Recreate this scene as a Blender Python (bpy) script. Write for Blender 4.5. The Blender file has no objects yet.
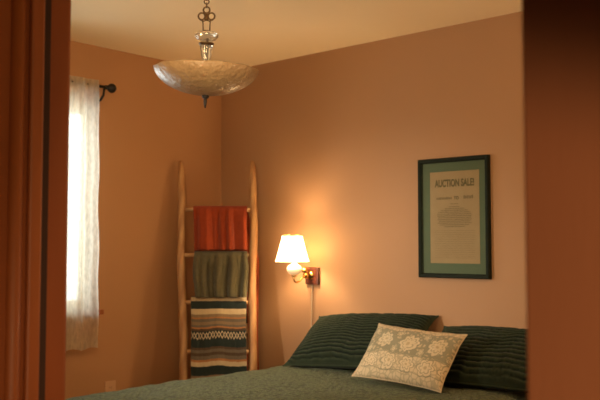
import bpy, bmesh, math, random
from mathutils import Vector, Matrix, noise
random.seed(4)
C = bpy.context.scene.collection
PI = math.pi

# ------------------------------------------------------------------ helpers
def obj(name, bm, m, parent=None, smooth=True, loc=None):
    me = bpy.data.meshes.new(name)
    bm.normal_update()
    bm.to_mesh(me); bm.free()
    if m: me.materials.append(m)
    for p in me.polygons: p.use_smooth = smooth
    o = bpy.data.objects.new(name, me)
    C.objects.link(o)
    if parent:
        o.parent = parent
        # geometry is given in world space: put it into the parent's frame
        b = Vector(parent_loc(parent))
        for v in me.vertices: v.co -= b
    return o
def parent_loc(p):
    l = Vector((0, 0, 0))
    while p:
        l += p.location; p = p.parent
    return l
def tag(o, label=None, cat=None, group=None, kind=None):
    if label: o['label'] = label
    if cat: o['category'] = cat
    if group: o['group'] = group
    if kind: o['kind'] = kind
    return o
def thing(name, label, cat, loc=(0, 0, 0), group=None):
    o = bpy.data.objects.new(name, None); C.objects.link(o); o.location = loc
    o.empty_display_size = .1
    return tag(o, label, cat, group)
def struct(name, bm, m, parent=None, smooth=False):
    o = obj(name, bm, m, parent, smooth)
    if not parent: o['kind'] = 'structure'
    return o
def box(bm, x0, x1, y0, y1, z0, z1, M=None, bevel=0):
    r = bmesh.ops.create_cube(bm, size=1)
    vs = r['verts']
    for v in vs:
        v.co = Vector(((x0+x1)/2 + v.co.x*(x1-x0), (y0+y1)/2 + v.co.y*(y1-y0), (z0+z1)/2 + v.co.z*(z1-z0)))
    if bevel:
        es = list({e for v in vs for e in v.link_edges})
        r2 = bmesh.ops.bevel(bm, geom=es, offset=bevel, segments=2, affect='EDGES', profile=.5)
        vs = [v for v in r2['verts']] + [v for v in vs if v.is_valid]
        vs = list(dict.fromkeys(vs))
    if M:
        for v in vs: v.co = M @ v.co
    return vs
def tube(bm, pts, rad, seg=12, caps=True, flat=1.0):
    pts = [Vector(p) for p in pts]
    if not isinstance(rad, (list, tuple)): rad = [rad]*len(pts)
    rings = []
    up = None
    for i, p in enumerate(pts):
        d = (pts[min(i+1, len(pts)-1)] - pts[max(i-1, 0)]).normalized()
        if up is None:
            up = d.orthogonal().normalized()
        else:
            up = (up - d*up.dot(d)).normalized()
        w = d.cross(up)
        rings.append([bm.verts.new(p + (up*math.cos(a)*flat + w*math.sin(a))*rad[i]) for a in [2*PI*k/seg for k in range(seg)]])
    for a, b in zip(rings, rings[1:]):
        for k in range(seg):
            bm.faces.new((a[k], a[(k+1) % seg], b[(k+1) % seg], b[k]))
    if caps:
        bm.faces.new(rings[0][::-1]); bm.faces.new(rings[-1])
    return rings
def lathe(bm, c, prof, seg=48, axis=None, fn=None):
    """prof: list of (r, z) ; closed with poles where r==0"""
    c = Vector(c)
    Q = Matrix.Identity(3) if axis is None else Vector((0, 0, 1)).rotation_difference(Vector(axis)).to_matrix()
    rings = []
    for r, z in prof:
        if r < 1e-6:
            rings.append([bm.verts.new(c + Q @ Vector((0, 0, z)))])
        else:
            ring = []
            for k in range(seg):
                a = 2*PI*k/seg
                rr, zz = (r, z) if fn is None else fn(r, z, a)
                ring.append(bm.verts.new(c + Q @ Vector((rr*math.cos(a), rr*math.sin(a), zz))))
            rings.append(ring)
    for a, b in zip(rings, rings[1:]):
        for k in range(seg):
            k2 = (k+1) % seg
            if len(a) == 1 and len(b) == 1: continue
            if len(a) == 1: bm.faces.new((a[0], b[k2], b[k]))
            elif len(b) == 1: bm.faces.new((a[k], a[k2], b[0]))
            else: bm.faces.new((a[k], a[k2], b[k2], b[k]))
def torus(bm, c, R_, r, axis=(0, 0, 1), sx=1.0, seg=24, sub=8):
    c = Vector(c); Q = Vector((0, 0, 1)).rotation_difference(Vector(axis)).to_matrix()
    rings = []
    for i in range(seg):
        a = 2*PI*i/seg
        rings.append([bm.verts.new(c + Q @ Vector(((R_+r*math.cos(b))*math.cos(a)*sx, (R_+r*math.cos(b))*math.sin(a), r*math.sin(b)))) for b in [2*PI*k/sub for k in range(sub)]])
    for i in range(seg):
        a, b = rings[i], rings[(i+1) % seg]
        for k in range(sub):
            bm.faces.new((a[k], b[k], b[(k+1) % sub], a[(k+1) % sub]))
def grid(bm, nu, nv, f, uvf=None, closed=False):
    uv = bm.loops.layers.uv.verify()
    V = [[bm.verts.new(f(i/nu, j/nv)) for i in range(nu+1)] for j in range(nv+1)]
    for j in range(nv):
        for i in range(nu):
            fa = bm.faces.new((V[j][i], V[j][i+1], V[j+1][i+1], V[j+1][i]))
            for l, (a, b) in zip(fa.loops, ((i, j), (i+1, j), (i+1, j+1), (i, j+1))):
                u_, v_ = a/nu, b/nv
                l[uv].uv = uvf(u_, v_) if uvf else (u_, v_)
    return V
def fbm(x, y, z=0.0, o=3):
    return noise.fractal(Vector((x, y, z)), 1.0, 2.0, o)

# ------------------------------------------------------------------ materials
class NT:
    def __init__(s, name):
        s.m = bpy.data.materials.new(name); s.m.use_nodes = True
        s.t = s.m.node_tree; s.n = s.t.nodes; s.l = s.t.links
        s.p = s.n['Principled BSDF']; s.out = s.n['Material Output']
    def node(s, typ, **kw):
        n = s.n.new(typ)
        for k, v in kw.items():
            if k.startswith('i_'): n.inputs[k[2:].replace('_', ' ')].default_value = v
            else: setattr(n, k, v)
        return n
    def m_(s, op, a, b=None, c=None):
        n = s.n.new('ShaderNodeMath'); n.operation = op
        for i, v in enumerate((a, b, c)):
            if v is None: continue
            if isinstance(v, (int, float)): n.inputs[i].default_value = v
            else: s.l.new(v, n.inputs[i])
        return n.outputs[0]
    def mix(s, f, a, b):
        n = s.n.new('ShaderNodeMix'); n.data_type = 'RGBA'
        for i, v in ((0, f), (6, a), (7, b)):
            if isinstance(v, (int, float)): n.inputs[i].default_value = v
            elif isinstance(v, tuple): n.inputs[i].default_value = (*v, 1)
            else: s.l.new(v, n.inputs[i])
        return n.outputs[2]
    def coords(s, kind='Object', scale=(1, 1, 1), rot=(0, 0, 0)):
        t = s.node('ShaderNodeTexCoord'); mp = s.node('ShaderNodeMapping')
        mp.inputs['Scale'].default_value = scale; mp.inputs['Rotation'].default_value = rot
        s.l.new(t.outputs[kind], mp.inputs[0]); return mp.outputs[0]
    def noise(s, vec, scale, detail=3, rough=.5):
        n = s.node('ShaderNodeTexNoise'); n.inputs['Scale'].default_value = scale
        n.inputs['Detail'].default_value = detail; n.inputs['Roughness'].default_value = rough
        s.l.new(vec, n.inputs['Vector']); return n.outputs['Fac']
    def bump(s, h, strength=.3, dist=.01):
        b = s.node('ShaderNodeBump'); b.inputs['Strength'].default_value = strength
        b.inputs['Distance'].default_value = dist
        s.l.new(h, b.inputs['Height']); s.l.new(b.outputs[0], s.p.inputs['Normal']); return b
    def base(s, c):
        if isinstance(c, tuple): s.p.inputs['Base Color'].default_value = (*c, 1)
        else: s.l.new(c, s.p.inputs['Base Color'])
    def set(s, **kw):
        for k, v in kw.items(): s.p.inputs[k.replace('_', ' ')].default_value = v
        return s

def mottled(name, c1, c2, scale=6, rough=.8, bump=.1, bscale=120, bdist=.002, stretch=(1, 1, 1), **kw):
    n = NT(name); v = n.coords('Object', stretch)
    f = n.noise(v, scale, 4)
    n.base(n.mix(f, c1, c2)); n.set(Roughness=rough, **kw)
    n.bump(n.noise(v, bscale, 3), bump, bdist)
    return n.m
def wood(name, c1, c2, stretch=(14, 14, 1), rough=.45, scale=3.0, spec=.5, coat=0):
    n = NT(name); v = n.coords('Object', stretch)
    a = n.noise(v, scale, 6, .6)
    w = n.node('ShaderNodeTexWave', wave_type='BANDS', bands_direction='X'); n.l.new(v, w.inputs['Vector'])
    w.inputs['Scale'].default_value = .8; w.inputs['Distortion'].default_value = 6; w.inputs['Detail'].default_value = 3
    f = n.m_('MULTIPLY', a, w.outputs['Fac']); f = n.m_('MULTIPLY', f, 1.8)
    n.base(n.mix(f, c1, c2)); n.set(Roughness=rough, Coat_Weight=coat)
    n.p.inputs['Specular IOR Level'].default_value = spec
    n.bump(a, .15, .003); return n.m

M = {}
M['wall'] = mottled('wall_paint', (.405, .228, .112), (.435, .248, .125), 2.0, .75, .25, 260, .0015)
M['wall_left'] = mottled('wall_paint_left', (.42, .218, .098), (.45, .238, .108), 2.0, .75, .25, 260, .0015)
M['ceiling'] = mottled('ceiling_paint', (.90, .74, .46), (.94, .78, .49), 3, .9, .3, 180, .002)
M['white_paint'] = mottled('trim_paint', (.72, .66, .55), (.78, .72, .6), 4, .5, .05)
M['jamb_wood'] = wood('stained_jamb_wood', (.27, .072, .016), (.36, .108, .024), (10, 10, .7), .55, coat=.05)
M['casing_wood'] = mottled('stained_casing_wood', (.37, .145, .058), (.42, .17, .070), 3, .55, .15, 60, .002, (6, 6, .6))
M['ladder_wood'] = wood('pale_ladder_wood', (.38, .19, .075), (.53, .31, .135), (10, 10, 1.2), .55)
M['rung_wood'] = wood('pale_rung_wood', (.48, .27, .12), (.64, .40, .19), (4, 4, 10), .55)
M['plate_wood'] = wood('dark_plate_wood', (.05, .012, .006), (.13, .032, .014), (10, 10, 60), .35)
M['frame_wood'] = mottled('dark_frame_wood', (.006, .011, .006), (.010, .016, .009), 10, .7, .1)
M['frame_wood'].node_tree.nodes['Principled BSDF'].inputs['Specular IOR Level'].default_value = .18
M['brass'] = mottled('brass', (.72, .48, .17), (.62, .40, .13), 20, .22, .02, Metallic=1.0)
M['bronze'] = mottled('dark_bronze', (.10, .065, .035), (.16, .10, .05), 30, .38, .05, Metallic=.9)
M['black_iron'] = mottled('black_iron', (.02, .018, .016), (.035, .03, .028), 30, .5, .05, Metallic=.5)
M['mat'] = mottled('mat_board', (.125, .170, .110), (.145, .190, .125), 40, .9, .1)
M['ink'] = mottled('faded_ink', (.15, .125, .065), (.19, .15, .08), 60, .9, .02)
M['ink_pale'] = mottled('pale_faded_ink', (.22, .16, .09), (.27, .20, .115), 60, .9, .02)
M['stop_shadow'] = mottled('painted_stop_shadow', (.035, .014, .007), (.05, .02, .01), 20, .8, .1)
M['outlet'] = mottled('outlet_plastic', (.55, .33, .18), (.58, .35, .2), 9, .4, .02)
M['outlet_dark'] = mottled('outlet_slot', (.03, .02, .015), (.04, .03, .02), 9, .6, .02)
M['cord'] = mottled('cord_plastic', (.60, .50, .34), (.66, .55, .38), 30, .5, .02)
M['mattress'] = mottled('mattress_ticking', (.6, .56, .48), (.66, .62, .54), 8, .9, .1)

def paper():
    n = NT('aged_paper'); v = n.coords('Object')
    f = n.noise(v, 5, 5); g = n.noise(v, 26, 4)
    c = n.mix(f, (.44, .31, .18), (.54, .39, .235))
    c = n.mix(n.m_('MULTIPLY', g, .35), c, (.34, .19, .09))
    n.base(c); n.set(Roughness=.9); return n.m
M['paper'] = paper()

def floorm():
    n = NT('oak_floor_planks'); v = n.coords('Object')
    b = n.node('ShaderNodeTexBrick'); n.l.new(v, b.inputs['Vector'])
    b.inputs['Scale'].default_value = 1; b.inputs['Brick Width'].default_value = 1.1; b.inputs['Row Height'].default_value = .09
    b.inputs['Mortar Size'].default_value = .002
    b.inputs['Color1'].default_value = (.30, .15, .06, 1); b.inputs['Color2'].default_value = (.22, .10, .04, 1); b.inputs['Mortar'].default_value = (.04, .02, .01, 1)
    g = n.noise(n.coords('Object', (1.5, 30, 1)), 3, 5)
    n.base(n.mix(n.m_('MULTIPLY', g, .5), b.outputs['Color'], (.12, .05, .02))); n.set(Roughness=.4)
    n.bump(b.outputs['Fac'], .2, .002); return n.m
M['floor'] = floorm()

def fabric(name, c1, c2, scale=30, weave=900, strength=.35, rough=.95, sheen=.2):
    n = NT(name); v = n.coords('Object')
    f = n.noise(v, scale, 4); h = n.noise(v, weave, 2)
    k = n.m_('ADD', n.m_('MULTIPLY', n.noise(v, weave*.25, 2), .6), n.m_('MULTIPLY', h, .4))
    n.base(n.mix(f, c1, c2)); n.set(Roughness=rough, Sheen_Weight=sheen, Sheen_Roughness=.5)
    n.p.inputs['Specular IOR Level'].default_value = .15
    n.bump(k, strength, .004); return n.m
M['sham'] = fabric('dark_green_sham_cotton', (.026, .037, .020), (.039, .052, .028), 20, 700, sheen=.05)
M['rust'] = fabric('rust_wool', (.24, .036, .012), (.34, .058, .018), 40, 300, .8)
M['green_throw'] = fabric('sage_wool', (.078, .072, .040), (.125, .112, .062), 40, 300, .8)

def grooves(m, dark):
    # shade painted into the cloth colour where the crinkles dip
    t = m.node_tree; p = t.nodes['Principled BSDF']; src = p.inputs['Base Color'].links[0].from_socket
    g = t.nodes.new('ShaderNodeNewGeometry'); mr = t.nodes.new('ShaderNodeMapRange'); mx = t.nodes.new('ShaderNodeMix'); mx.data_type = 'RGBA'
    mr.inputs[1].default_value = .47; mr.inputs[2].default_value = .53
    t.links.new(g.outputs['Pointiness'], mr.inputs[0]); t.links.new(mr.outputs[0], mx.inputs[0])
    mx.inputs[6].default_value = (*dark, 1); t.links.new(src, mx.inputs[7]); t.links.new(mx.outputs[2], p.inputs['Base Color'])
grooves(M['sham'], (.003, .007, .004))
def quilt():
    n = NT('green_coverlet_cotton'); v = n.coords('Object')
    w = n.node('ShaderNodeTexVoronoi'); w.inputs['Scale'].default_value = 52; n.l.new(v, w.inputs['Vector'])
    f = n.noise(v, 12, 5)
    c = n.mix(f, (.150, .205, .085), (.205, .270, .120))
    c = n.mix(n.m_('POWER', n.m_('MINIMUM', n.m_('MULTIPLY', w.outputs['Distance'], 1.5), 1.0), 1.6), c, (.070, .100, .042))
    n.base(c); n.set(Roughness=.95, Sheen_Weight=.25)
    n.p.inputs['Specular IOR Level'].default_value = .1
    h = n.m_('SUBTRACT', 1.0, w.outputs['Distance'])
    n.bump(n.m_('ADD', h, n.noise(v, 200, 2)), 1.0, .022); return n.m
M['quilt'] = quilt()

def striped():
    n = NT('striped_wool_blanket'); t = n.node('ShaderNodeUVMap'); sp = n.node('ShaderNodeSeparateXYZ'); n.l.new(t.outputs[0], sp.inputs[0])
    u, v = sp.outputs[0], sp.outputs[1]            # metres across, metres down from the rung
    jit = n.noise(t.outputs[0], 60, 2)
    v2 = n.m_('ADD', v, n.m_('MULTIPLY', n.m_('SUBTRACT', jit, .5), .006))
    px = .0058
    cream = (.58, .46, .28); dark = (.022, .034, .032); tan = (.24, .17, .10); grey = (.15, .125, .09); org = (.40, .18, .07); brn = (.09, .06, .038)
    st = [(-60, tan), (-40, cream), (-30, dark), (-20, grey), (0, cream), (4.5, dark), (12, cream), (17, tan), (19.5, org), (21, grey), (24, tan), (27, grey), (29, org), (30.5, brn), (33, dark), (45, dark), (48.5, brn),
          (51, grey), (54, brn), (57, grey), (60, org), (62.5, cream), (67, dark), (75.5, tan), (77.5, cream), (82, tan), (85, grey), (90, dark), (96, cream), (103, grey), (110, dark), (118, tan)]
    r = n.node('ShaderNodeValToRGB'); cr = r.color_ramp; cr.interpolation = 'CONSTANT'
    lo, hi = -60*px, 125*px
    pos = [((a*px)-lo)/(hi-lo) for a, _ in st]
    st = [(p, tuple(x*.85 for x in c)) for p, (_, c) in zip(pos, st)]
    cr.elements[0].position = 0; cr.elements[0].color = (*st[0][1], 1)
    cr.elements[1].position = st[1][0]; cr.elements[1].color = (*st[1][1], 1)
    for p, c in st[2:]:
        e = cr.elements.new(p); e.color = (*c, 1)
    n.l.new(n.m_('DIVIDE', n.m_('SUBTRACT', v2, lo), hi-lo), r.inputs[0])
    # zigzag row between 34 and 42 px
    zc = 38*px
    tri = n.m_('ABSOLUTE', n.m_('SUBTRACT', n.m_('FRACT', n.m_('MULTIPLY', u, 26.0)), .5))      # 0 .. .5
    tri = n.m_('MULTIPLY', n.m_('SUBTRACT', tri, .25), .075)
    d0 = n.m_('SUBTRACT', v2, zc); d = n.m_('MINIMUM', n.m_('ABSOLUTE', n.m_('SUBTRACT', d0, tri)), n.m_('ABSOLUTE', n.m_('ADD', n.m_('ADD', d0, tri), .004)))
    z1 = n.m_('LESS_THAN', d, .0050)
    z2 = n.m_('LESS_THAN', n.m_('ABSOLUTE', n.m_('SUBTRACT', v2, zc)), .0225)
    z = n.m_('MULTIPLY', z1, z2)
    n.base(n.mix(n.m_('MULTIPLY', z, .85), r.outputs[0], (.50, .41, .28)))
    n.set(Roughness=.95, Sheen_Weight=.2); n.p.inputs['Specular IOR Level'].default_value = .1
    n.bump(n.noise(n.coords('Object'), 350, 2), .6, .004); return n.m
M['striped'] = striped()

def floral():
    n = NT('floral_print_linen'); t = n.node('ShaderNodeUVMap'); sp = n.node('ShaderNodeSeparateXYZ'); n.l.new(t.outputs[0], sp.inputs[0])
    warp = n.node('ShaderNodeTexNoise'); warp.inputs['Scale'].default_value = 9; n.l.new(t.outputs[0], warp.inputs['Vector'])
    w = n.m_('MULTIPLY', n.m_('SUBTRACT', warp.outputs['Fac'], .5), .055)
    u = n.m_('ADD', sp.outputs[0], w); v = n.m_('ADD', sp.outputs[1], w)           # metres, 0..0.5 x 0..0.3
    def flower(cu, cv, per, R0, pet, amp, wd):
        a = n.m_('SUBTRACT', n.m_('MODULO', n.m_('ADD', u, 1-cu+per/2), per), per/2)
        b = n.m_('SUBTRACT', v, cv)
        r = n.m_('SQRT', n.m_('ADD', n.m_('MULTIPLY', a, a), n.m_('MULTIPLY', b, b)))
        th = n.m_('ARCTAN2', b, a)
        lob = n.m_('MULTIPLY', n.m_('ABSOLUTE', n.m_('COSINE', n.m_('MULTIPLY', th, pet/2))), amp)
        e = n.m_('SUBTRACT', r, n.m_('ADD', lob, R0))
        return n.m_('LESS_THAN', e, 0.0), n.m_('LESS_THAN', n.m_('ABSOLUTE', e), wd)
    cream = (.58, .47, .30); pat = (.22, .215, .14); lite = (.66, .54, .35); tan = (.36, .29, .16)
    # centre band ground
    band = n.m_('MULTIPLY', n.m_('GREATER_THAN', v, .125), n.m_('LESS_THAN', v, .255))
    ground = n.m_('MULTIPLY', band, .85)
    col = n.mix(ground, cream, pat)
    vo = n.node('ShaderNodeTexVoronoi'); vo.inputs['Scale'].default_value = 44; vo.feature = 'DISTANCE_TO_EDGE'; n.l.new(t.outputs[0], vo.inputs['Vector'])
    leaf = n.m_('MULTIPLY', n.m_('GREATER_THAN', vo.outputs['Distance'], .22), band)
    col = n.mix(n.m_('MULTIPLY', leaf, .7), col, cream)
    vein = n.m_('LESS_THAN', vo.outputs['Distance'], .09)
    col = n.mix(n.m_('MULTIPLY', n.m_('MULTIPLY', vein, n.m_('SUBTRACT', 1.0, band)), .45), col, pat)
    for (cu, cv, per, R0, pet, amp) in ((.06, .19, .150, .036, 8, .013), (.137, .235, .150, .014, 5, .009), (.137, .145, .150, .014, 5, .009), (.03, .078, .105, .030, 6, .014)):
        ins, ed = flower(cu, cv, per, R0, pet, amp, .0030)
        col = n.mix(n.m_('MULTIPLY', ins, .75), col, lite); col = n.mix(n.m_('MULTIPLY', ed, .7), col, pat)
        ins2, ed2 = flower(cu, cv, per, R0*.55, pet, amp*.8, .0026)
        col = n.mix(n.m_('MULTIPLY', ed2, .65), col, pat)
        ins3, _ = flower(cu, cv, per, R0*.18, pet, amp*.2, .001)
        col = n.mix(n.m_('MULTIPLY', ins3, .7), col, tan)
    for vv, th in ((.122, .0020), (.040, .0016), (.257, .0018)):
        ln = n.m_('LESS_THAN', n.m_('ABSOLUTE', n.m_('SUBTRACT', v, vv)), th)
        col = n.mix(n.m_('MULTIPLY', ln, .8), col, pat)
    n.base(col); n.set(Roughness=.9); n.p.inputs['Specular IOR Level'].default_value = .15
    n.bump(n.noise(n.coords('Object'), 400, 2), .4, .003); return n.m
M['floral'] = floral()

def sheer():
    n = NT('sheer_linen_curtain'); t = n.n; v = n.coords('Object', (1, 1, .25))
    d = n.node('ShaderNodeBsdfDiffuse'); tr = n.node('ShaderNodeBsdfTranslucent'); tp = n.node('ShaderNodeBsdfTransparent')
    c = n.mix(n.noise(v, 60, 3), (.80, .74, .60), (.90, .85, .72))
    n.l.new(c, d.inputs[0]); n.l.new(c, tr.inputs[0])
    m1 = n.node('ShaderNodeMixShader'); m1.inputs[0].default_value = .75; n.l.new(d.outputs[0], m1.inputs[1]); n.l.new(tr.outputs[0], m1.inputs[2])
    m2 = n.node('ShaderNodeMixShader'); n.l.new(m1.outputs[0], m2.inputs[1]); n.l.new(tp.outputs[0], m2.inputs[2])
    n.l.new(n.m_('ADD', n.m_('MULTIPLY', n.noise(n.coords('Object', (1, 1, .3)), 90, 3), .5), .12), m2.inputs[0])
    n.l.new(m2.outputs[0], n.out.inputs[0]); return n.m
M['sheer'] = sheer()

def shade():
    n = NT('lit_fabric_lampshade')
    d = n.node('ShaderNodeBsdfDiffuse'); tr = n.node('ShaderNodeBsdfTranslucent'); em = n.node('ShaderNodeEmission')
    c = n.mix(n.noise(n.coords('Object'), 300, 2), (.93, .84, .64), (.98, .90, .72))
    n.l.new(c, d.inputs[0]); n.l.new(c, tr.inputs[0])
    m1 = n.node('ShaderNodeMixShader'); m1.inputs[0].default_value = .5; n.l.new(d.outputs[0], m1.inputs[1]); n.l.new(tr.outputs[0], m1.inputs[2])
    em.inputs[0].default_value = (1, .72, .42, 1); em.inputs[1].default_value = 10
    a = n.node('ShaderNodeAddShader'); n.l.new(m1.outputs[0], a.inputs[0]); n.l.new(em.outputs[0], a.inputs[1])
    n.l.new(a.outputs[0], n.out.inputs[0]); return n.m
M['shade'] = shade()
def milk():
    n = NT('milk_glass'); n.base(n.mix(n.noise(n.coords('Object'), 20, 2), (.86, .74, .55), (.92, .80, .60))); n.set(Roughness=.15)
    n.p.inputs['Emission Color'].default_value = (1, .62, .28, 1); n.p.inputs['Emission Strength'].default_value = .35
    return n.m
M['milk'] = milk()
def crystal():
    n = NT('cut_crystal'); n.base(n.mix(n.noise(n.coords('Object'), 20, 2), (.93, .92, .84), (.97, .96, .90)))
    n.set(Roughness=.04, IOR=1.5); n.p.inputs['Transmission Weight'].default_value = .85
    return n.m
M['crystal'] = crystal()
def bowl():
    n = NT('marbled_amber_glass'); v = n.coords('Object')
    f = n.noise(v, 14, 5, .65); g = n.noise(v, 70, 3)
    c = n.mix(f, (.24, .145, .068), (.40, .27, .145)); c = n.mix(n.m_('MULTIPLY', g, .5), c, (.55, .42, .25))
    n.base(c); n.set(Roughness=.34, IOR=1.5); n.p.inputs['Transmission Weight'].default_value = .12
    n.p.inputs['Coat Weight'].default_value = .3; n.p.inputs['Coat Roughness'].default_value = .08
    n.bump(n.noise(v, 55, 4), .8, .010); return n.m
M['bowl'] = bowl()
def glass(name='window_glass'):
    n = NT(name); g = n.node('ShaderNodeBsdfGlossy'); g.inputs['Roughness'].default_value = .03
    tp = n.node('ShaderNodeBsdfTransparent'); tp.inputs[0].default_value = (.95, .97, .95, 1)
    lw = n.node('ShaderNodeFresnel'); lw.inputs[0].default_value = 1.3
    m = n.node('ShaderNodeMixShader'); n.l.new(lw.outputs[0], m.inputs[0]); n.l.new(tp.outputs[0], m.inputs[1]); n.l.new(g.outputs[0], m.inputs[2])
    n.l.new(m.outputs[0], n.out.inputs[0]); return n.m
M['glass'] = glass()

# ------------------------------------------------------------------ room shell
XL, XR, YB, YF, H = -4.0, -0.10, 3.70, 0.77, 2.44
WY0, WY1, WZ0, WZ1 = 1.95, 2.745, .945, 2.10
bm = bmesh.new(); box(bm, XL-.2, 1.6, -2.2, YB+.2, -.1, 0); struct('floor', bm, M['floor'])
bm = bmesh.new(); box(bm, XL-.2, 1.6, -2.2, YB+.2, H, H+.1); struct('ceiling', bm, M['ceiling'])
bm = bmesh.new(); box(bm, XL-.15, XR+.12, YB, YB+.15, 0, H); struct('wall_back', bm, M['wall'])
bm = bmesh.new()
box(bm, XL-.15, XL, .65, WY0, 0, H); box(bm, XL-.15, XL, WY1, YB, 0, H)
box(bm, XL-.15, XL, WY0, WY1, 0, WZ0); box(bm, XL-.15, XL, WY0, WY1, WZ1, H)
bmesh.ops.remove_doubles(bm, verts=bm.verts, dist=1e-5)
struct('wall_left', bm, M['wall_left'])
bm = bmesh.new(); box(bm, XR, XR+.12, YF, YB, 0, H); struct('wall_right', bm, M['wall'])
# front wall with the doorway the camera looks through
DX0, DX1, DZ = -1.232, -.300, 2.08
bm = bmesh.new(); box(bm, XL, DX0, .65, YF, 0, H); box(bm, DX1, 1.5, .65, YF, 0, H); box(bm, DX0, DX1, .65, YF, DZ, H)
struct('wall_front', bm, M['wall'])
# hallway
bm = bmesh.new(); box(bm, -2.6, -2.48, -2.1, .65, 0, H); struct('wall_hall_left', bm, M['wall'])
bm = bmesh.new(); box(bm, 1.38, 1.5, -2.1, .65, 0, H); struct('wall_hall_right', bm, M['wall'])
bm = bmesh.new(); box(bm, -2.6, 1.5, -2.2, -2.1, 0, H); struct('wall_hall_back', bm, M['wall'])
# baseboards
for nm, a in (('baseboard_back', (XL, XR, YB-.015, YB, 0, .11)), ('baseboard_left', (XL, XL+.015, YF, YB-.015, 0, .11)),
              ('baseboard_right', (XR-.015, XR, YF, YB-.015, 0, .11)), ('baseboard_front', (XL+.015, DX0-.08, YF, YF+.015, 0, .11))):
    bm = bmesh.new(); box(bm, *a, bevel=.003); struct(nm, bm, M['jamb_wood'])
# door frame: jamb boards, raised stop, profiled casings
door = bpy.data.objects.new('door_1', None); C.objects.link(door); door['kind'] = 'structure'
bm = bmesh.new()
box(bm, DX0, DX0+.02, .645, YF+.004, 0, DZ, bevel=.002); box(bm, DX1-.02, DX1, .645, YF+.004, 0, DZ, bevel=.002)
box(bm, DX0+.02, DX1-.02, .645, YF+.004, DZ-.02, DZ, bevel=.002)
obj('jamb', bm, M['jamb_wood'], door, False)
bm = bmesh.new(); tube(bm, [(DX0+.018, .680, 0), (DX0+.018, .680, DZ-.02)], .013, 24, flat=1); tube(bm, [(DX1-.018, .680, 0), (DX1-.018, .680, DZ-.02)], .013, 24)
obj('bead_moulding', bm, M['jamb_wood'], door)
bm = bmesh.new()
for sx, x in ((1, DX0+.02), (-1, DX1-.02)):
    x0, x1 = (x, x+.012) if sx > 0 else (x-.012, x)
    box(bm, x0, x1, .698, .722, 0, DZ-.02, bevel=.004)
box(bm, DX0+.032, DX1-.032, .698, .722, DZ-.032, DZ-.02, bevel=.003)
obj('door_stop', bm, M['jamb_wood'], door, False)
bm = bmesh.new(); box(bm, DX0+.02, DX0+.024, .724, .737, 0, DZ-.02, bevel=.001); obj('stop_shadow_strip', bm, M['stop_shadow'], door, False)  # dark strip paints the shadow line behind the door stop
def casing(bm, y, sy, xin, sx):
    # stepped casing board, xin = inner edge, sx = direction away from the opening
    for w0, w1, th in ((0, .012, .011), (.012, .066, .016), (.066, .085, .021)):
        a, b = sorted((xin+sx*w0, xin+sx*w1)); c, d = sorted((y, y+sy*th))
        box(bm, a, b, c, d, 0, DZ+.06, bevel=.003)
for y, sy in ((.65, -1), (YF, 1)):
    bm = bmesh.new()
    casing(bm, y, sy, DX0+.014, -1)
    box(bm, DX0-.07, DX1+.07, *sorted((y, y+sy*.017)), DZ+.02-.03, DZ+.06, bevel=.003)
    if sy > 0:
        casing(bm, y, sy, DX1-.014, 1)
        obj('room_casing', bm, M['jamb_wood'], door, False)
    else:
        obj('hall_casing', bm, M['jamb_wood'], door, False)
# right-hand hall casing, a flat plain board
bm = bmesh.new(); box(bm, -.319, -.205, .632, .65, 0, DZ+.06, bevel=.003); struct('trim_1', bm, M['casing_wood'])

# window
win = bpy.data.objects.new('window_1', None); C.objects.link(win); win['kind'] = 'structure'; win.location = (XL, WY0, WZ0)
bm = bmesh.new()
for a in ((WY0, WY0+.05, WZ0, WZ1), (WY1-.05, WY1, WZ0, WZ1), (WY0+.05, WY1-.05, WZ0, WZ0+.05), (WY0+.05, WY1-.05, WZ1-.05, WZ1)):
    box(bm, XL-.11, XL-.07, a[0], a[1], a[2], a[3], bevel=.004)
obj('window_frame', bm, M['white_paint'], win, False)
bm = bmesh.new(); box(bm, XL-.095, XL-.09, WY0+.05, WY1-.05, WZ0+.05, WZ1-.05); obj('window_pane', bm, M['glass'], win, False)
bm = bmesh.new(); box(bm, XL-.07, XL+.045, WY0-.05, WY1+.03, WZ0-.028, WZ0, bevel=.005); obj('window_sill', bm, M['jamb_wood'], win, False)

# ------------------------------------------------------------------ curtain, rod
rod = thing('curtain_rod', 'dark iron curtain rod ending in a round ball, above the window', 'curtain rod', (XL+.075, WY0, 2.195))
bm = bmesh.new(); tube(bm, [(XL+.075, WY0-.1, 2.195), (XL+.075, 2.745, 2.195)], .008); obj('rod', bm, M['black_iron'], rod)
for y in (WY0-.12, 2.785):
    s = 1 if y > 2 else -1
    bm = bmesh.new(); lathe(bm, (XL+.075, y, 2.195), [(0, -.048), (.011, -.046), (.013, -.034), (.009, -.03), (.014, -.024), (.024, -.012), (.027, 0), (.024, .013), (.013, .024), (0, .028)], 20, (0, s, 0))
    obj('finial', bm, M['black_iron'], rod)
for y in (WY0-.03, 2.735):
    bm = bmesh.new(); box(bm, XL, XL+.008, y-.014, y+.014, 2.10, 2.18, bevel=.002)
    tube(bm, [(XL+.006, y, 2.12), (XL+.04, y, 2.125), (XL+.068, y, 2.15), (XL+.075, y, 2.186)], .007, 8)
    obj('bracket', bm, M['black_iron'], rod)

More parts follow.
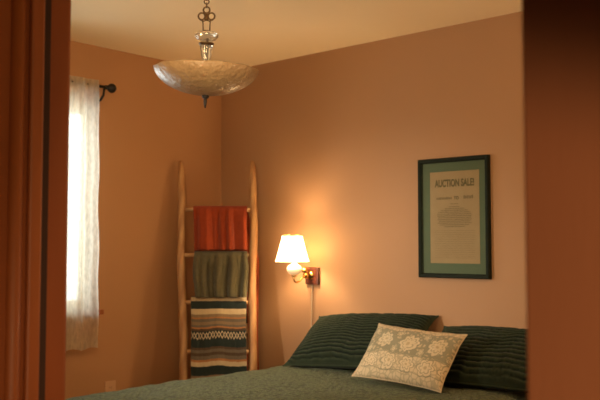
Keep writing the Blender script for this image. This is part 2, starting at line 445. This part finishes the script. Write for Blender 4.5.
cur = thing('curtain', 'sheer cream curtain panel glowing with daylight on the left wall', 'curtain', (XL+.075, 2.3, 2.2))
def curt(u, v, y0=2.42, y1=2.685, zt=2.225, zb=.74, ph=0, dx=0):
    y = y0 + (y1-y0)*u
    z = zt + (zb-zt)*v
    g = .35 + .65*min(1, v*5)
    w = math.sin(y*64+ph+.6*math.sin(v*3))*.012 + math.sin(y*131+1.3+ph+v*2)*.005
    e = (u-1)*0
    y += .018*v*u + .004*math.sin(v*23)*u
    z += .006*math.sin(y*50)*v
    x = XL+.088+dx + w*g + .004*fbm(y*4, z*2)
    if v < .03: x += .0
    return Vector((x, y, z))
bm = bmesh.new(); grid(bm, 160, 90, curt); obj('curtain_panel', bm, M['sheer'], cur)
bm = bmesh.new(); grid(bm, 100, 4, lambda u, v: curt(u, .972+.028*v, dx=.0022)); obj('hem', bm, M['sheer'], cur)
bm = bmesh.new(); grid(bm, 100, 5, lambda u, v: curt(u, .035*v, dx=.003) ); obj('rod_pocket', bm, M['sheer'], cur)
# second, inner layer of the same gathered panel (doubled fold on its left part)
bm = bmesh.new(); grid(bm, 120, 70, lambda u, v: curt(u, v, 2.40, 2.585, 2.222, .76, 1.4, -.032)); obj('doubled_fold', bm, M['sheer'], cur)

# ------------------------------------------------------------------ outlet
oy, oz = 2.852, .475
o_ = thing('wall_outlet', 'small beige wall outlet plate low on the left wall', 'outlet', (XL, oy, oz))
bm = bmesh.new(); box(bm, XL, XL+.006, oy-.036, oy+.036, oz-.058, oz+.058, bevel=.002); obj('cover_plate', bm, M['outlet'], o_, False)
for dz in (-.022, .022):
    bm = bmesh.new(); lathe(bm, (XL+.006, oy, oz+dz), [(.016, 0), (.016, .002), (0, .002)], 20, (1, 0, 0)); s_ = obj('socket', bm, M['outlet'], o_, False)
    bm = bmesh.new()
    for dy in (-.006, .006): box(bm, XL+.007, XL+.0086, oy+dy-.001, oy+dy+.001, oz+dz-.004, oz+dz+.005)
    obj('slot', bm, M['outlet_dark'], s_, False)

# ------------------------------------------------------------------ picture
px0, px1, pz0, pz1 = -2.452, -2.040, 1.137, 1.752
pf = thing('picture_frame', 'dark green framed antique auction poster hanging on the wall above the bed', 'picture', ((px0+px1)/2, YB, pz0))
fw = .023; yf, yb = YB-.032, YB-.002
bm = bmesh.new()
fp = [(0, yb), (0, yf+.004), (.004, yf), (fw-.006, yf+.003), (fw-.002, yf+.010), (fw, yf+.014), (fw, yb)]      # moulding profile, mitred corners
cr_ = [[bm.verts.new((cx_+sx_*w, y, cz_+sz_*w)) for w, y in fp] for cx_, cz_, sx_, sz_ in ((px0, pz0, 1, 1), (px1, pz0, -1, 1), (px1, pz1, -1, -1), (px0, pz1, 1, -1))]
for k in range(4):
    a, b = cr_[k], cr_[(k+1) % 4]
    for j in range(len(fp)): bm.faces.new((a[j], b[j], b[(j+1) % len(fp)], a[(j+1) % len(fp)]))
bmesh.ops.recalc_face_normals(bm, faces=bm.faces)
obj('frame', bm, M['frame_wood'], pf, False)
bm = bmesh.new(); box(bm, px0+fw, px1-fw, YB-.014, YB-.004, pz0+fw, pz1-fw); obj('mat_board', bm, M['mat'], pf, False)
# paper
qx0, qx1, qz0, qz1 = -2.384, -2.096, 1.212, 1.682
bm = bmesh.new(); box(bm, qx0, qx1, YB-.0155, YB-.014, qz0, qz1); pa = obj('paper', bm, M['paper'], pf, False)
def text(body, cx, cz, w, h, name, m, parent):
    cu = bpy.data.curves.new('t', 'FONT'); cu.body = body; cu.align_x = 'CENTER'; cu.align_y = 'CENTER'; cu.extrude = 0
    cu.offset = .04
    to = bpy.data.objects.new('t', cu); C.objects.link(to)
    bpy.context.view_layer.update()
    me = bpy.data.meshes.new_from_object(to.evaluated_get(bpy.context.evaluated_depsgraph_get()))
    bpy.data.objects.remove(to)
    xs = [v.co.x for v in me.vertices]; ys = [v.co.y for v in me.vertices]
    ax, bx = min(xs), max(xs); ay, by = min(ys), max(ys)
    b = parent_loc(parent)
    for v in me.vertices:
        v.co = Vector((cx + ((v.co.x-ax)/(bx-ax)-.5)*w, YB-.0162, cz + ((v.co.y-ay)/(by-ay)-.5)*h)) - b
    me.materials.append(m); o = bpy.data.objects.new(name, me); C.objects.link(o); o.parent = parent; return o
qc = (qx0+qx1)/2
text('AUCTION SALE!', qc, 1.622, .232, .040, 'headline', M['ink'], pa)
text('TO', qc+.012, 1.545, .028, .017, 'subtitle', M['ink'], pa)
def marks(rows, name, m, bold=1.0):
    bm = bmesh.new()
    for z, w, h, dn in rows:
        x = qc - w/2
        while x < qc + w/2:
            l = random.uniform(.003, .007)*dn
            zz = h*random.uniform(.6, 1)/2
            box(bm, x, min(x+l*.62, qc+w/2), YB-.0162, YB-.0158, z-zz, z+zz); x += l
    obj(name, bm, m, pa, False)
# worn illegible print: only the rhythm of the lines can be seen
def part_row(x0, x1, z, h, bm):
    x = x0
    while x < x1:
        l = random.uniform(.006, .011); box(bm, x, x+l*.68, YB-.0162, YB-.0158, z-h/2, z+h/2*random.uniform(.6, 1)); x += l
bm = bmesh.new(); part_row(qc-.105, qc-.015, 1.545, .013, bm); obj('worn_word', bm, M['ink_pale'], pa, False)
bm = bmesh.new(); part_row(qc+.055, qc+.110, 1.548, .018, bm); obj('worn_word', bm, M['ink_pale'], pa, False)
rows = [(1.515, .05, .005, 1)]
z = 1.500
for k in range(12): rows.append((z, (.06, .11, .16, .19, .2, .2, .19, .2, .18, .2, .17, .12)[k], .0062, 1.2)); z -= .0092
marks(rows, 'middle_print', M['ink_pale'])
rows = []
for k in range(16): rows.append((1.378-.0092*k, .235, .0022, 1))
marks(rows, 'fine_print', M['ink_pale'])
bm = bmesh.new(); box(bm, px0+fw, px1-fw, YB-.0225, YB-.0205, pz0+fw, pz1-fw); obj('glazing', bm, glass('picture_glass'), pf, False)

# ------------------------------------------------------------------ wall lamp
sx, sz = -3.201, 1.126
wl = thing('wall_lamp', 'lit brass wall lamp with white shade on a wooden plate', 'lamp', (sx, YB, sz))
bm = bmesh.new(); box(bm, sx-.049, sx+.049, YB-.022, YB, sz-.05, sz+.05, bevel=.005); obj('back_plate', bm, M['plate_wood'], wl, False)
bm = bmesh.new()
lathe(bm, (sx-.005, YB-.022, sz+.004), [(0, .0), (.026, 0), (.027, .004), (.020, .010), (.011, .014), (.010, .026), (.017, .032), (.019, .042), (.015, .052), (.007, .056), (0, .056)], 28, (0, -1, 0))
arm = [(sx-.005, YB-.07, sz+.004), (sx-.005, YB-.095, sz-.010), (sx-.004, YB-.118, sz-.027), (sx-.004, YB-.145, sz-.035), (sx-.004, YB-.160, sz-.029), (sx-.004, YB-.168, sz-.016), (sx-.004, YB-.166, sz+.006)]
tube(bm, arm, .0052, 10)
lathe(bm, (sx-.004, YB-.165, sz), [(0, -.004), (.010, -.002), (.018, .004), (.014, .009), (.009, .012)], 24)
obj('arm', bm, M['brass'], wl)
bm = bmesh.new(); lathe(bm, (sx-.005, YB-.073, sz+.034), [(0, -.028), (.006, -.026), (.007, -.016), (.017, -.008), (.019, .003), (.014, .014), (0, .019)], 20, (.2, -.5, 1)); obj('switch_knob', bm, M['brass'], wl)
gc = Vector((sx-.004, YB-.182, sz+.040))
bm = bmesh.new(); lathe(bm, gc+Vector((0, .018, -.001)), [(0, -.031), (.016, -.030), (.034, -.020), (.044, -.004), (.044, .008), (.034, .022), (.018, .031), (.012, .040), (.011, .052), (0, .052)], 36); obj('glass_font', bm, M['milk'], wl)
sh0 = sz + .088
bm = bmesh.new(); tube(bm, [(gc.x, gc.y+.016, sz+.085), (gc.x, gc.y, sz+.112)], .012, 16)
for k in range(3):
    a = 2*PI*k/3
    tube(bm, [(gc.x, gc.y, sh0+.148), (gc.x+.060*math.cos(a), gc.y+.060*math.sin(a), sh0+.150)], .0015, 6)
tube(bm, [(gc.x+.013, gc.y, sz+.10), (gc.x+.024, gc.y, sz+.15), (gc.x+.016, gc.y, sh0+.13), (gc.x, gc.y, sh0+.149)], .0014, 6)
obj('socket', bm, M['brass'], wl)
bm = bmesh.new(); lathe(bm, (gc.x, gc.y, sz+.112), [(0, 0), (.011, 0), (.013, .012), (.021, .026), (.024, .038), (.020, .050), (.010, .058), (0, .060)], 20); 
mb = NT('lit_bulb')
_e = mb.node('ShaderNodeEmission'); _e.inputs[0].default_value = (1, .75, .42, 1); _e.inputs[1].default_value = 6
_t = mb.node('ShaderNodeBsdfTransparent'); _x = mb.node('ShaderNodeMixShader'); _x.inputs[0].default_value = .35
mb.l.new(_t.outputs[0], _x.inputs[1]); mb.l.new(_e.outputs[0], _x.inputs[2]); mb.l.new(_x.outputs[0], mb.out.inputs[0])
bulb = obj('bulb', bm, mb.m, wl)
rb, rt, hh = .094, .057, .139
bm = bmesh.new(); lathe(bm, (gc.x, gc.y, sh0), [(rb, 0), (rt, hh), (rt-.0015, hh), (rb-.0015, 0), (rb, 0)], 64); shd = obj('lamp_shade', bm, M['shade'], wl)
for r, z in ((rb, 0), (rt, hh)):
    bm = bmesh.new(); torus(bm, (gc.x, gc.y, sh0+z), r, .0022, seg=64); obj('shade_trim', bm, M['shade'], shd)
bm = bmesh.new()
pts = []
for k in range(40):
    t = k/39
    pts.append((sx-.004-.012*t+.006*math.sin(t*9)*t, YB-.008-.004*math.sin(t*7), sz-.048-(sz-.30-.048)*t))
tube(bm, pts, .0027, 8); obj('power_cord', bm, M['cord'], wl)

# ------------------------------------------------------------------ pendant light
pc = Vector((-2.45, 2.184, 1.992))
pl = thing('pendant_light', 'ceiling light with marbled glass bowl under a crystal stem and chain', 'ceiling light', (pc.x, pc.y, H))
tilt = Vector((.745*.030+.667*.05, .667*.030-.745*.05, 1)).normalized()
axis = tilt
Rr = .205
def wob(r, z, a):
    k = (r/Rr)**3
    return r*(1+.006*k*math.sin(11*a)), z + .0016*k*math.sin(11*a+1)
out = []; inn = []
for k in range(19):
    t = k/18
    r = Rr*math.sin(t*PI/2*.98)/math.sin(PI/2*.98)
    z = -.098*math.cos(t*PI/2)**1.15
    out.append((r, z))
out = [(0, -.098)] + out[1:]
prof = out + [(Rr+.002, .006), (Rr-.004, .008)] + [(max(r-.005, 0), z+.006) for r, z in out[::-1]]
bm = bmesh.new(); lathe(bm, pc, prof, 96, axis, wob); obj('glass_bowl', bm, M['bowl'], pl)
bm = bmesh.new(); lathe(bm, pc, [(0, -.148), (.003, -.147), (.0055, -.135), (.0075, -.118), (.006, -.112), (.013, -.108), (.015, -.101), (.010, -.094), (0, -.092)], 24, axis); obj('finial', bm, M['black_iron'], pl)
# inner rod and crystal stem
bm = bmesh.new(); tube(bm, [pc + axis*-.095, pc + axis*.135], .005, 10); obj('centre_rod', bm, M['bronze'], pl)
bm = bmesh.new()
def facet(r, z, a): return r*(1+.05*math.cos(10*a)), z
lathe(bm, pc, [(.0065, .012), (.012, .013), (.017, .022), (.013, .032), (.016, .045), (.019, .062), (.021, .078), (.024, .092), (.026, .098), (.0065, .100)], 40, None, facet); obj('crystal_stem', bm, M['crystal'], pl)
bm = bmesh.new(); lathe(bm, pc, [(0, .099), (.022, .099), (.030, .105), (.030, .109), (.012, .114), (0, .114)], 32); obj('metal_collar', bm, M['bronze'], pl)
bm = bmesh.new(); lathe(bm, pc, [(.0065, .114), (.02, .116), (.036, .124), (.046, .136), (.047, .142), (.040, .150), (.026, .153), (.0065, .154)], 40, None, lambda r, z, a: (r*(1+.04*math.cos(12*a)), z)); obj('crystal_orb', bm, M['crystal'], pl)
RA = Vector((.745, .667, 0))
bm = bmesh.new()
lathe(bm, pc, [(0, .153), (.014, .153), (.012, .160), (0, .161)], 20)
for s in (-1, 1):
    tube(bm, [pc+RA*.013*s+Vector((0, 0, .158)), pc+RA*.014*s+Vector((0, 0, .19)), pc+RA*.016*s+Vector((0, 0, .205))], .0028, 8)
FW = (-.667, .745, 0)
for s in (-1, 1): torus(bm, pc+RA*.019*s+Vector((0, 0, .218)), .0135, .0036, FW)
torus(bm, pc+Vector((0, 0, .243)), .0125, .0036, FW)
lathe(bm, pc, [(0, .198), (.008, .203), (.010, .212), (.006, .226), (0, .232)], 16)
tube(bm, [pc+RA*-.026+Vector((0, 0, .205)), pc+RA*-.012+Vector((0, 0, .198)), pc+Vector((0, 0, .203)), pc+RA*.012+Vector((0, 0, .198)), pc+RA*.026+Vector((0, 0, .205))], .003, 8)
obj('filigree', bm, M['bronze'], pl)
bm = bmesh.new(); z = .262; k = 0
while pc.z + z < H-.035:
    torus(bm, pc+Vector((0, 0, z)), .0095, .0026, FW if k % 2 else (.745, .667, 0), 1, 18, 6)
    for v in bm.verts[-18*6:] if False else []: pass
    z += .0145; k += 1
obj('chain', bm, M['bronze'], pl)
bm = bmesh.new(); lathe(bm, (pc.x, pc.y, H), [(0, -.045), (.012, -.044), (.016, -.034), (.045, -.026), (.062, -.012), (.065, 0), (0, 0)], 36); obj('ceiling_canopy', bm, M['bronze'], pl)

# ------------------------------------------------------------------ ladder across the corner
NO = Vector((.667, -.745, 0)); SH = .40
TL = Vector((-3.972, 3.342, 0)); LW = .440
def LP(a, z, o=0.0):
    """a: metres to the right of the left rail centre, z: height, o: out towards the room"""
    k = (1.84-z)/1.84
    p = TL + RA*(a*(1-.13*k) + .092*k) + NO*(SH*k + o + .028)
    return Vector((p.x, p.y, z))
lad = thing('blanket_ladder', 'pale wooden pole ladder leaning in the corner and holding blankets', 'ladder', tuple(LP(LW/2, 0)))
for s, a in ((0, 0), (1, LW)):
    bm = bmesh.new()
    pts, rr = [], []
    n_ = 26
    for k in range(n_+1):
        t = k/n_; z = 1.815*t + .004
        w = .005*math.sin(t*7+s*2)+.003*math.sin(t*17+s)
        pts.append(LP(a+w, z, .003*math.sin(t*9+s)))
        r = .0275 - .0055*t + .0012*math.sin(t*31+s*4)
        if k == n_: r *= .6
        if k == n_-1: r *= .9
        rr.append(r)
    tube(bm, pts, rr, 14); obj('rail', bm, M['ladder_wood'], lad)
RZ = (1.520, 1.245, .970, .690, .415, .14)
for z in RZ:
    bm = bmesh.new(); tube(bm, [LP(.005, z), LP(.12, z+.001), LP(.35, z-.001), LP(LW-.005, z)], .0125, 12); obj('rung', bm, M['rung_wood'], lad)

def drape(name, label, m, z0, a0, a1, lf, lb, folds, amp, ripe=None, nu=110, backwide=0.0, seed=0, rr=.0175, thick=.007):
    """cloth over the rung at height z0: lf metres hang in front along the ladder, lb behind straight down"""
    t = thing(name, label, 'blanket', tuple(LP((a0+a1)/2, z0)))
    arc = PI*rr
    L = lf + arc + lb
    def f(u, v):
        s = v*L
        fall = 0
        if s < lf:
            d = lf - s
            q = LP(0, z0-d, 0); base = Vector((0, 0, z0-d)); oo = rr; 
            fall = d; zz = z0-d; back = 0
            # stays just in front of the lower rungs, ladder slope
            off = rr + .004 + .006*min(1, d/.05)
        elif s < lf+arc:
            th = (s-lf)/rr; off = rr*math.cos(th); zz = z0 + rr*math.sin(th)
        else:
            d = s-lf-arc; fall = d; zz = z0-d
            # vertical hang behind: compensate the slope of the ladder
            off = -rr - SH*d/1.84 + .0
            off = max(off, -.26)
        A0, A1 = a0, a1
        sg = 1 if s < lf+arc/2 else -1
        if sg < 0: A1 = a1 + backwide*min(1, fall/.3)
        a = A0 + (A1-A0)*u
        g = min(1, fall/.10 + .25)
        ph = seed*2.1
        w = amp*g*(math.sin(u*folds*2*PI+ph+1.3*math.sin(u*5+seed)+.5*math.sin(v*6)) + .5*math.sin(u*folds*4.3*PI+1+ph) + .8*fbm(u*9, v*1.2, seed+3))
        w += .003*fbm(u*5, v*6, seed)
        a += .006*math.sin(v*9+u*3+seed)*g*(1 if amp > .004 else .4)
        zz += .008*fbm(u*3, 3.1, seed)*min(1, fall/.15)
        return LP(a, zz, off + (w if sg > 0 else w*.6) + (amp*1.1 if sg > 0 else -amp*1.1))
    bm = bmesh.new(); W = a1-a0
    grid(bm, nu, 120, f, lambda u, v: (u*W, lf+arc*.3+(.022 if rr < .02 else .010)-v*L))
    o = obj('cloth', bm, m, t)
    so = o.modifiers.new('s', 'SOLIDIFY'); so.thickness = thick; so.offset = 1
    return t, f
t1, f1 = drape('rust_throw', 'rust orange wool throw draped over the top rung of the ladder', M['rust'], RZ[0], .075, .408, .243, 1.12, 3.2, .011, backwide=.060, seed=1)
t2, f2 = drape('sage_throw', 'sage green throw draped on the ladder between rust and striped ones', M['green_throw'], RZ[1], .082, .406, .243, .22, 3.6, .012, seed=2)
t3, f3 = drape('striped_blanket', 'striped cream and black wool blanket hanging lowest on the ladder', M['striped'], RZ[2], .056, .402, .66, .30, 1.0, .0022, seed=3, thick=.009, rr=.025)

# ------------------------------------------------------------------ bed
BX0, BX1, BY0, BY1, BZ = -3.232, -1.665, 1.85, 3.665, .66
bed = thing('bed', 'double bed against the back wall under the green coverlet', 'bed', ((BX0+BX1)/2, (BY0+BY1)/2, 0))
def rbox(x0, x1, y0, y1, z0, z1, r):
    bm = bmesh.new(); box(bm, x0, x1, y0, y1, z0, z1)
    vert = [e for e in bm.edges if abs(e.verts[0].co.z-e.verts[1].co.z) > .01]
    bmesh.ops.bevel(bm, geom=vert, offset=r, segments=6, affect='EDGES')
    ed = [e for e in bm.edges if abs(e.verts[0].co.z-e.verts[1].co.z) < 1e-4 and len({round(f.normal.z, 2) for f in e.link_faces}) > 1]
    bmesh.ops.bevel(bm, geom=ed, offset=.02, segments=3, affect='EDGES'); return bm
obj('mattress', rbox(BX0+.03, BX1-.03, BY0+.04, BY1-.005, .38, .625, .21), M['mattress'], bed)
bm = bmesh.new(); box(bm, BX0+.12, BX1-.12, BY0+.12, BY0+.145, .2, .36, bevel=.004); box(bm, BX0+.12, BX1-.12, BY1-.12, BY1-.095, .2, .36, bevel=.004)
box(bm, BX0+.12, BX0+.145, BY0+.145, BY1-.12, .2, .36, bevel=.004); box(bm, BX1-.145, BX1-.12, BY0+.145, BY1-.12, .2, .36, bevel=.004)
for k in range(12):
    y = BY0+.2+k*(BY1-BY0-.36)/11; box(bm, BX0+.145, BX1-.145, y-.035, y+.035, .36, .378)
obj('bed_frame', bm, M['jamb_wood'], bed, False)
for x in (BX0+.16, BX1-.16):
    for y in (BY0+.16, BY1-.14):
        bm = bmesh.new(); tube(bm, [(x, y, 0), (x, y, .2)], [.022, .032], 16); obj('leg', bm, M['jamb_wood'], bed)
# coverlet: rings growing from the centre of a rounded rectangle, over the edge and down
cx, cy = (BX0+BX1)/2, (BY0+BY1)/2
hx, hy = (BX1-BX0)/2, (BY1-BY0)/2
rc = .30
NA = 260
outl = []
per = 2*(2*(hx-rc)+2*(hy-rc)) + 2*PI*rc
def outline(s):
    """point and normal on rounded rectangle at arc length s"""
    segs = [('l', (hx, -(hy-rc)), (0, 1), 2*(hy-rc), (1, 0)), ('c', (hx-rc, hy-rc), 0), ('l', (hx-rc, hy), (-1, 0), 2*(hx-rc), (0, 1)), ('c', (-(hx-rc), hy-rc), PI/2),
            ('l', (-hx, hy-rc), (0, -1), 2*(hy-rc), (-1, 0)), ('c', (-(hx-rc), -(hy-rc)), PI), ('l', (-(hx-rc), -hy), (1, 0), 2*(hx-rc), (0, -1)), ('c', (hx-rc, -(hy-rc)), 1.5*PI)]
    for g in segs:
        if g[0] == 'l':
            if s <= g[3]: return Vector((g[1][0]+g[2][0]*s, g[1][1]+g[2][1]*s)), Vector(g[4])
            s -= g[3]
        else:
            l = PI/2*rc
            if s <= l:
                a = g[2]+s/rc; nn = Vector((math.cos(a), math.sin(a))); return Vector(g[1])+nn*rc, nn
            s -= l
    return Vector((hx, -(hy-rc))), Vector((1, 0))
bm = bmesh.new()
rows = []
re = .045
steps = [i/40 for i in range(1, 41)]
for k in range(NA):
    s = per*k/NA; p, nn = outline(s)
    head = nn.y > .5
    col = []
    for t in steps:   # flat top, from centre to inner edge
        q = (p - nn*re)*t
        x, y = cx+q.x, cy+q.y
        z = BZ + .010*fbm(x*3, y*3, 0, 4) + .003*fbm(x*14, y*14, 2)
        z -= .020*max(0, (t-.75)/.25)**2
        col.append(Vector((x, y, z)))
    zt = col[-1].z
    for j in range(1, 9):
        a = PI/2*j/8
        q = (p - nn*re) + nn*re*math.sin(a)
        col.append(Vector((cx+q.x, cy+q.y, zt - re*(1-math.cos(a)))))
    drop = (.40 if not head else .12)
    for j in range(1, 17):
        d = j/16
        fold = (.016*math.sin(s*15) + .010*math.sin(s*27+1))*d if not head else 0
        fl = .03*d if not head else 0
        q = p + nn*(fl+fold)
        col.append(Vector((cx+q.x, cy+q.y, zt-re-drop*d)))
    rows.append(col)
V = [[bm.verts.new(c) for c in col] for col in rows]
cen = bm.verts.new((cx, cy, BZ+.01*fbm(cx*3, cy*3, 0, 4)))
for k in range(NA):
    a, b = V[k], V[(k+1) % NA]
    bm.faces.new((cen, a[0], b[0]))
    for j in range(len(a)-1): bm.faces.new((a[j], a[j+1], b[j+1], b[j]))
cov = obj('coverlet', bm, M['quilt'])
tag(cov, 'muted green textured coverlet spread over the bed', 'coverlet')

# pillows -----------------------------------------------------------
def pillow(bot, top, W, Hh, T, ear, ridge, nu=150, nv=90, seed=0, uvm=False, sag=0.0, wtop=None):
    """bot/top: centre of the bottom and top edges; returns bmesh with front and back"""
    bot, top = Vector(bot), Vector(top)
    up = (top-bot).normalized(); right = Vector((1, 0, 0)); right = (right - up*right.dot(up)).normalized(); nrm = right.cross(up)  # faces -y, up
    mid = (bot+top)/2
    bm = bmesh.new()
    uv = bm.loops.layers.uv.verify()
    def pos(u, v, side):
        a, b = 2*u-1, 2*v-1
        ea, eb = 1-abs(a)**2.6, 1-abs(b)**2.6
        th = T*(max(ea, 0)**.45)*(max(eb, 0)**.5)
        # edges bow inwards between the corners
        wx = W/2*(1-.035*(1-b*b)*1.0) * (1 + ear*abs(b)**8)
        hy_ = Hh/2*(1-.045*(1-a*a)) * (1 + ear*abs(a)**10)
        x = a*wx; y = b*hy_ - sag*(1-a*a)*max(b, 0)
        d = th + ridge(u, v, x, y)*min(1, th/T*2.0)
        if side < 0: d = th*.85
        d += .006*fbm(x*6, y*6, seed)*min(1, th/T*2)
        e = .004*fbm(x*9, y*9, seed+5)
        return mid + right*(x + e) + up*(y+e*.7) + nrm*(side*d)
    F = [[bm.verts.new(pos(i/nu, j/nv, 1)) for i in range(nu+1)] for j in range(nv+1)]
    B = [[(F[j][i] if i in (0, nu) or j in (0, nv) else bm.verts.new(pos(i/nu, j/nv, -1))) for i in range(nu+1)] for j in range(nv+1)]
    for G, fl in ((F, 0), (B, 1)):
        for j in range(nv):
            for i in range(nu):
                q = [(i, j), (i+1, j), (i+1, j+1), (i, j+1)]
                if fl: q = q[::-1]
                fa = bm.faces.new([G[b][a] for a, b in q])
                for l, (a, b) in zip(fa.loops, q): l[uv].uv = (a/nu*W, b/nv*Hh)
    border = [F[0][i].co.copy() for i in range(nu)] + [F[j][nu].co.copy() for j in range(nv)] + [F[nv][i].co.copy() for i in range(nu, 0, -1)] + [F[j][0].co.copy() for j in range(nv, 0, -1)]
    return bm, border
def seersucker(u, v, x, y, k=290, cols=13.5, amp=.0044):
    w = math.sin(y*k + 1.2*math.sin(x*17) + 3.2*fbm(x*8, y*7, 3))
    c = abs(math.sin(x*cols*PI))**.5
    return amp*w*(.45+.55*c) - .002*(1-c)
def wavy(u, v, x, y):
    return (.0038+.0024*fbm(x*4, y*9, 4))*math.sin(y*235 + 2.4*fbm(x*5, y*3, 9)*2 + 1.2*math.sin(x*11)) + .002*fbm(x*40, y*40, 2)
def add_pillow(name, label, m, mtrim, *a, rad=.004, **k):
    bm, border = pillow(*a, **k)
    t = thing(name, label, 'pillow', a[0])
    c = obj('pillow_cover', bm, m, t)
    bm = bmesh.new(); pts = border + [border[0]]
    tube(bm, pts, rad, 6, caps=False); obj('piping', bm, mtrim, t)
    return t
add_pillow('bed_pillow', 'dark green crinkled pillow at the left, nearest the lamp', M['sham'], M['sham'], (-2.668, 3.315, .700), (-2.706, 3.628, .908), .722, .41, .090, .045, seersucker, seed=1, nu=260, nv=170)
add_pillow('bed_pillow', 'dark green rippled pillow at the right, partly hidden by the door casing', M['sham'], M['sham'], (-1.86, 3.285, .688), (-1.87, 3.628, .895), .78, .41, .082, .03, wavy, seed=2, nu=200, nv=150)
add_pillow('throw_pillow', 'small cream floral print pillow lying against the dark green ones', M['floral'], M['floral'], (-2.200, 3.105, .692), (-2.187, 3.285, .905), .485, .295, .052, .025, lambda u, v, x, y: .0012*math.sin(y*60+x*30), seed=7, nu=120, nv=80, rad=.003)

# ------------------------------------------------------------------ lights
def light(typ, name, loc, energy, color, rot=None, target=None, **kw):
    l = bpy.data.lights.new(name, typ); l.energy = energy; l.color = color
    for k, v in kw.items(): setattr(l, k, v)
    o = bpy.data.objects.new(name, l); C.objects.link(o); o.location = loc
    if target: o.rotation_euler = (Vector(target)-Vector(loc)).to_track_quat('-Z', 'Y').to_euler()
    return o
light('POINT', 'sconce_bulb_light', (gc.x, gc.y, sz+.155), 24, (1, .67, .36), shadow_soft_size=.025)
light('SPOT', 'unseen_front_spot', (-3.25, 1.0, 1.30), 230, (1, .84, .66), target=(-2.62, 3.7, .92), shadow_soft_size=.06, spot_size=math.radians(47), spot_blend=1.0)  # added spot, out of view: ladder shadow and lower back wall
light('AREA', 'window_daylight', (XL-.55, 2.25, 1.75), 28, (.92, .97, 1.0), target=(XL+1.5, 2.6, 1.2), shape='RECTANGLE', size=1.5, size_y=1.2)
light('POINT', 'right_fill_light', (-.45, 3.05, 1.40), 32, (1, .68, .38), shadow_soft_size=.10)  # added unseen light from the right, brightens the left wall
light('AREA', 'ceiling_fill_light', (-1.7, 1.2, 1.9), 24, (1, .70, .38), target=(-2.6, 2.6, 2.44), shape='DISK', size=.5)  # added unseen fill, aimed up to brighten the ceiling
light('SPOT', 'casing_spot_light', (.6, -.2, .9), 62, (1, .62, .36), target=(-.26, .64, 1.0), shadow_soft_size=.02, spot_size=math.radians(43), spot_blend=.45)  # added spot; its cone edge leaves the right casing darker at the top
light('SPOT', 'jamb_spot_light', (.3, .1, 1.35), 30, (1, .60, .26), target=(-1.21, .70, 1.43), shadow_soft_size=.04, spot_size=math.radians(34), spot_blend=.5)  # added spot that brightens the left door jamb
light('POINT', 'hall_fill_light', (.2, -1.3, 1.6), 3, (1, .62, .40), shadow_soft_size=.2)

w = bpy.data.worlds.new('World'); bpy.context.scene.world = w; w.use_nodes = True
bg = w.node_tree.nodes['Background']; bg.inputs[0].default_value = (.88, .95, 1.0, 1); bg.inputs[1].default_value = 5.5

# ------------------------------------------------------------------ camera
yaw = math.radians(131.8); pit = math.atan(46/833.3)
F = Vector((math.cos(yaw)*math.cos(pit), math.sin(yaw)*math.cos(pit), math.sin(pit)))
cam = bpy.data.cameras.new('camera'); cam.lens = 50; cam.sensor_width = 36; cam.clip_start = .01
co = bpy.data.objects.new('camera', cam); C.objects.link(co); co.location = (0, 0, 1.3)
co.rotation_euler = F.to_track_quat('-Z', 'Y').to_euler()
cam.dof.use_dof = True; cam.dof.focus_distance = 2.6; cam.dof.aperture_fstop = 7.0
bpy.context.scene.camera = co
sc = bpy.context.scene
sc.view_settings.view_transform = 'Standard'; sc.view_settings.look = 'None'
sc.view_settings.exposure = -0.50
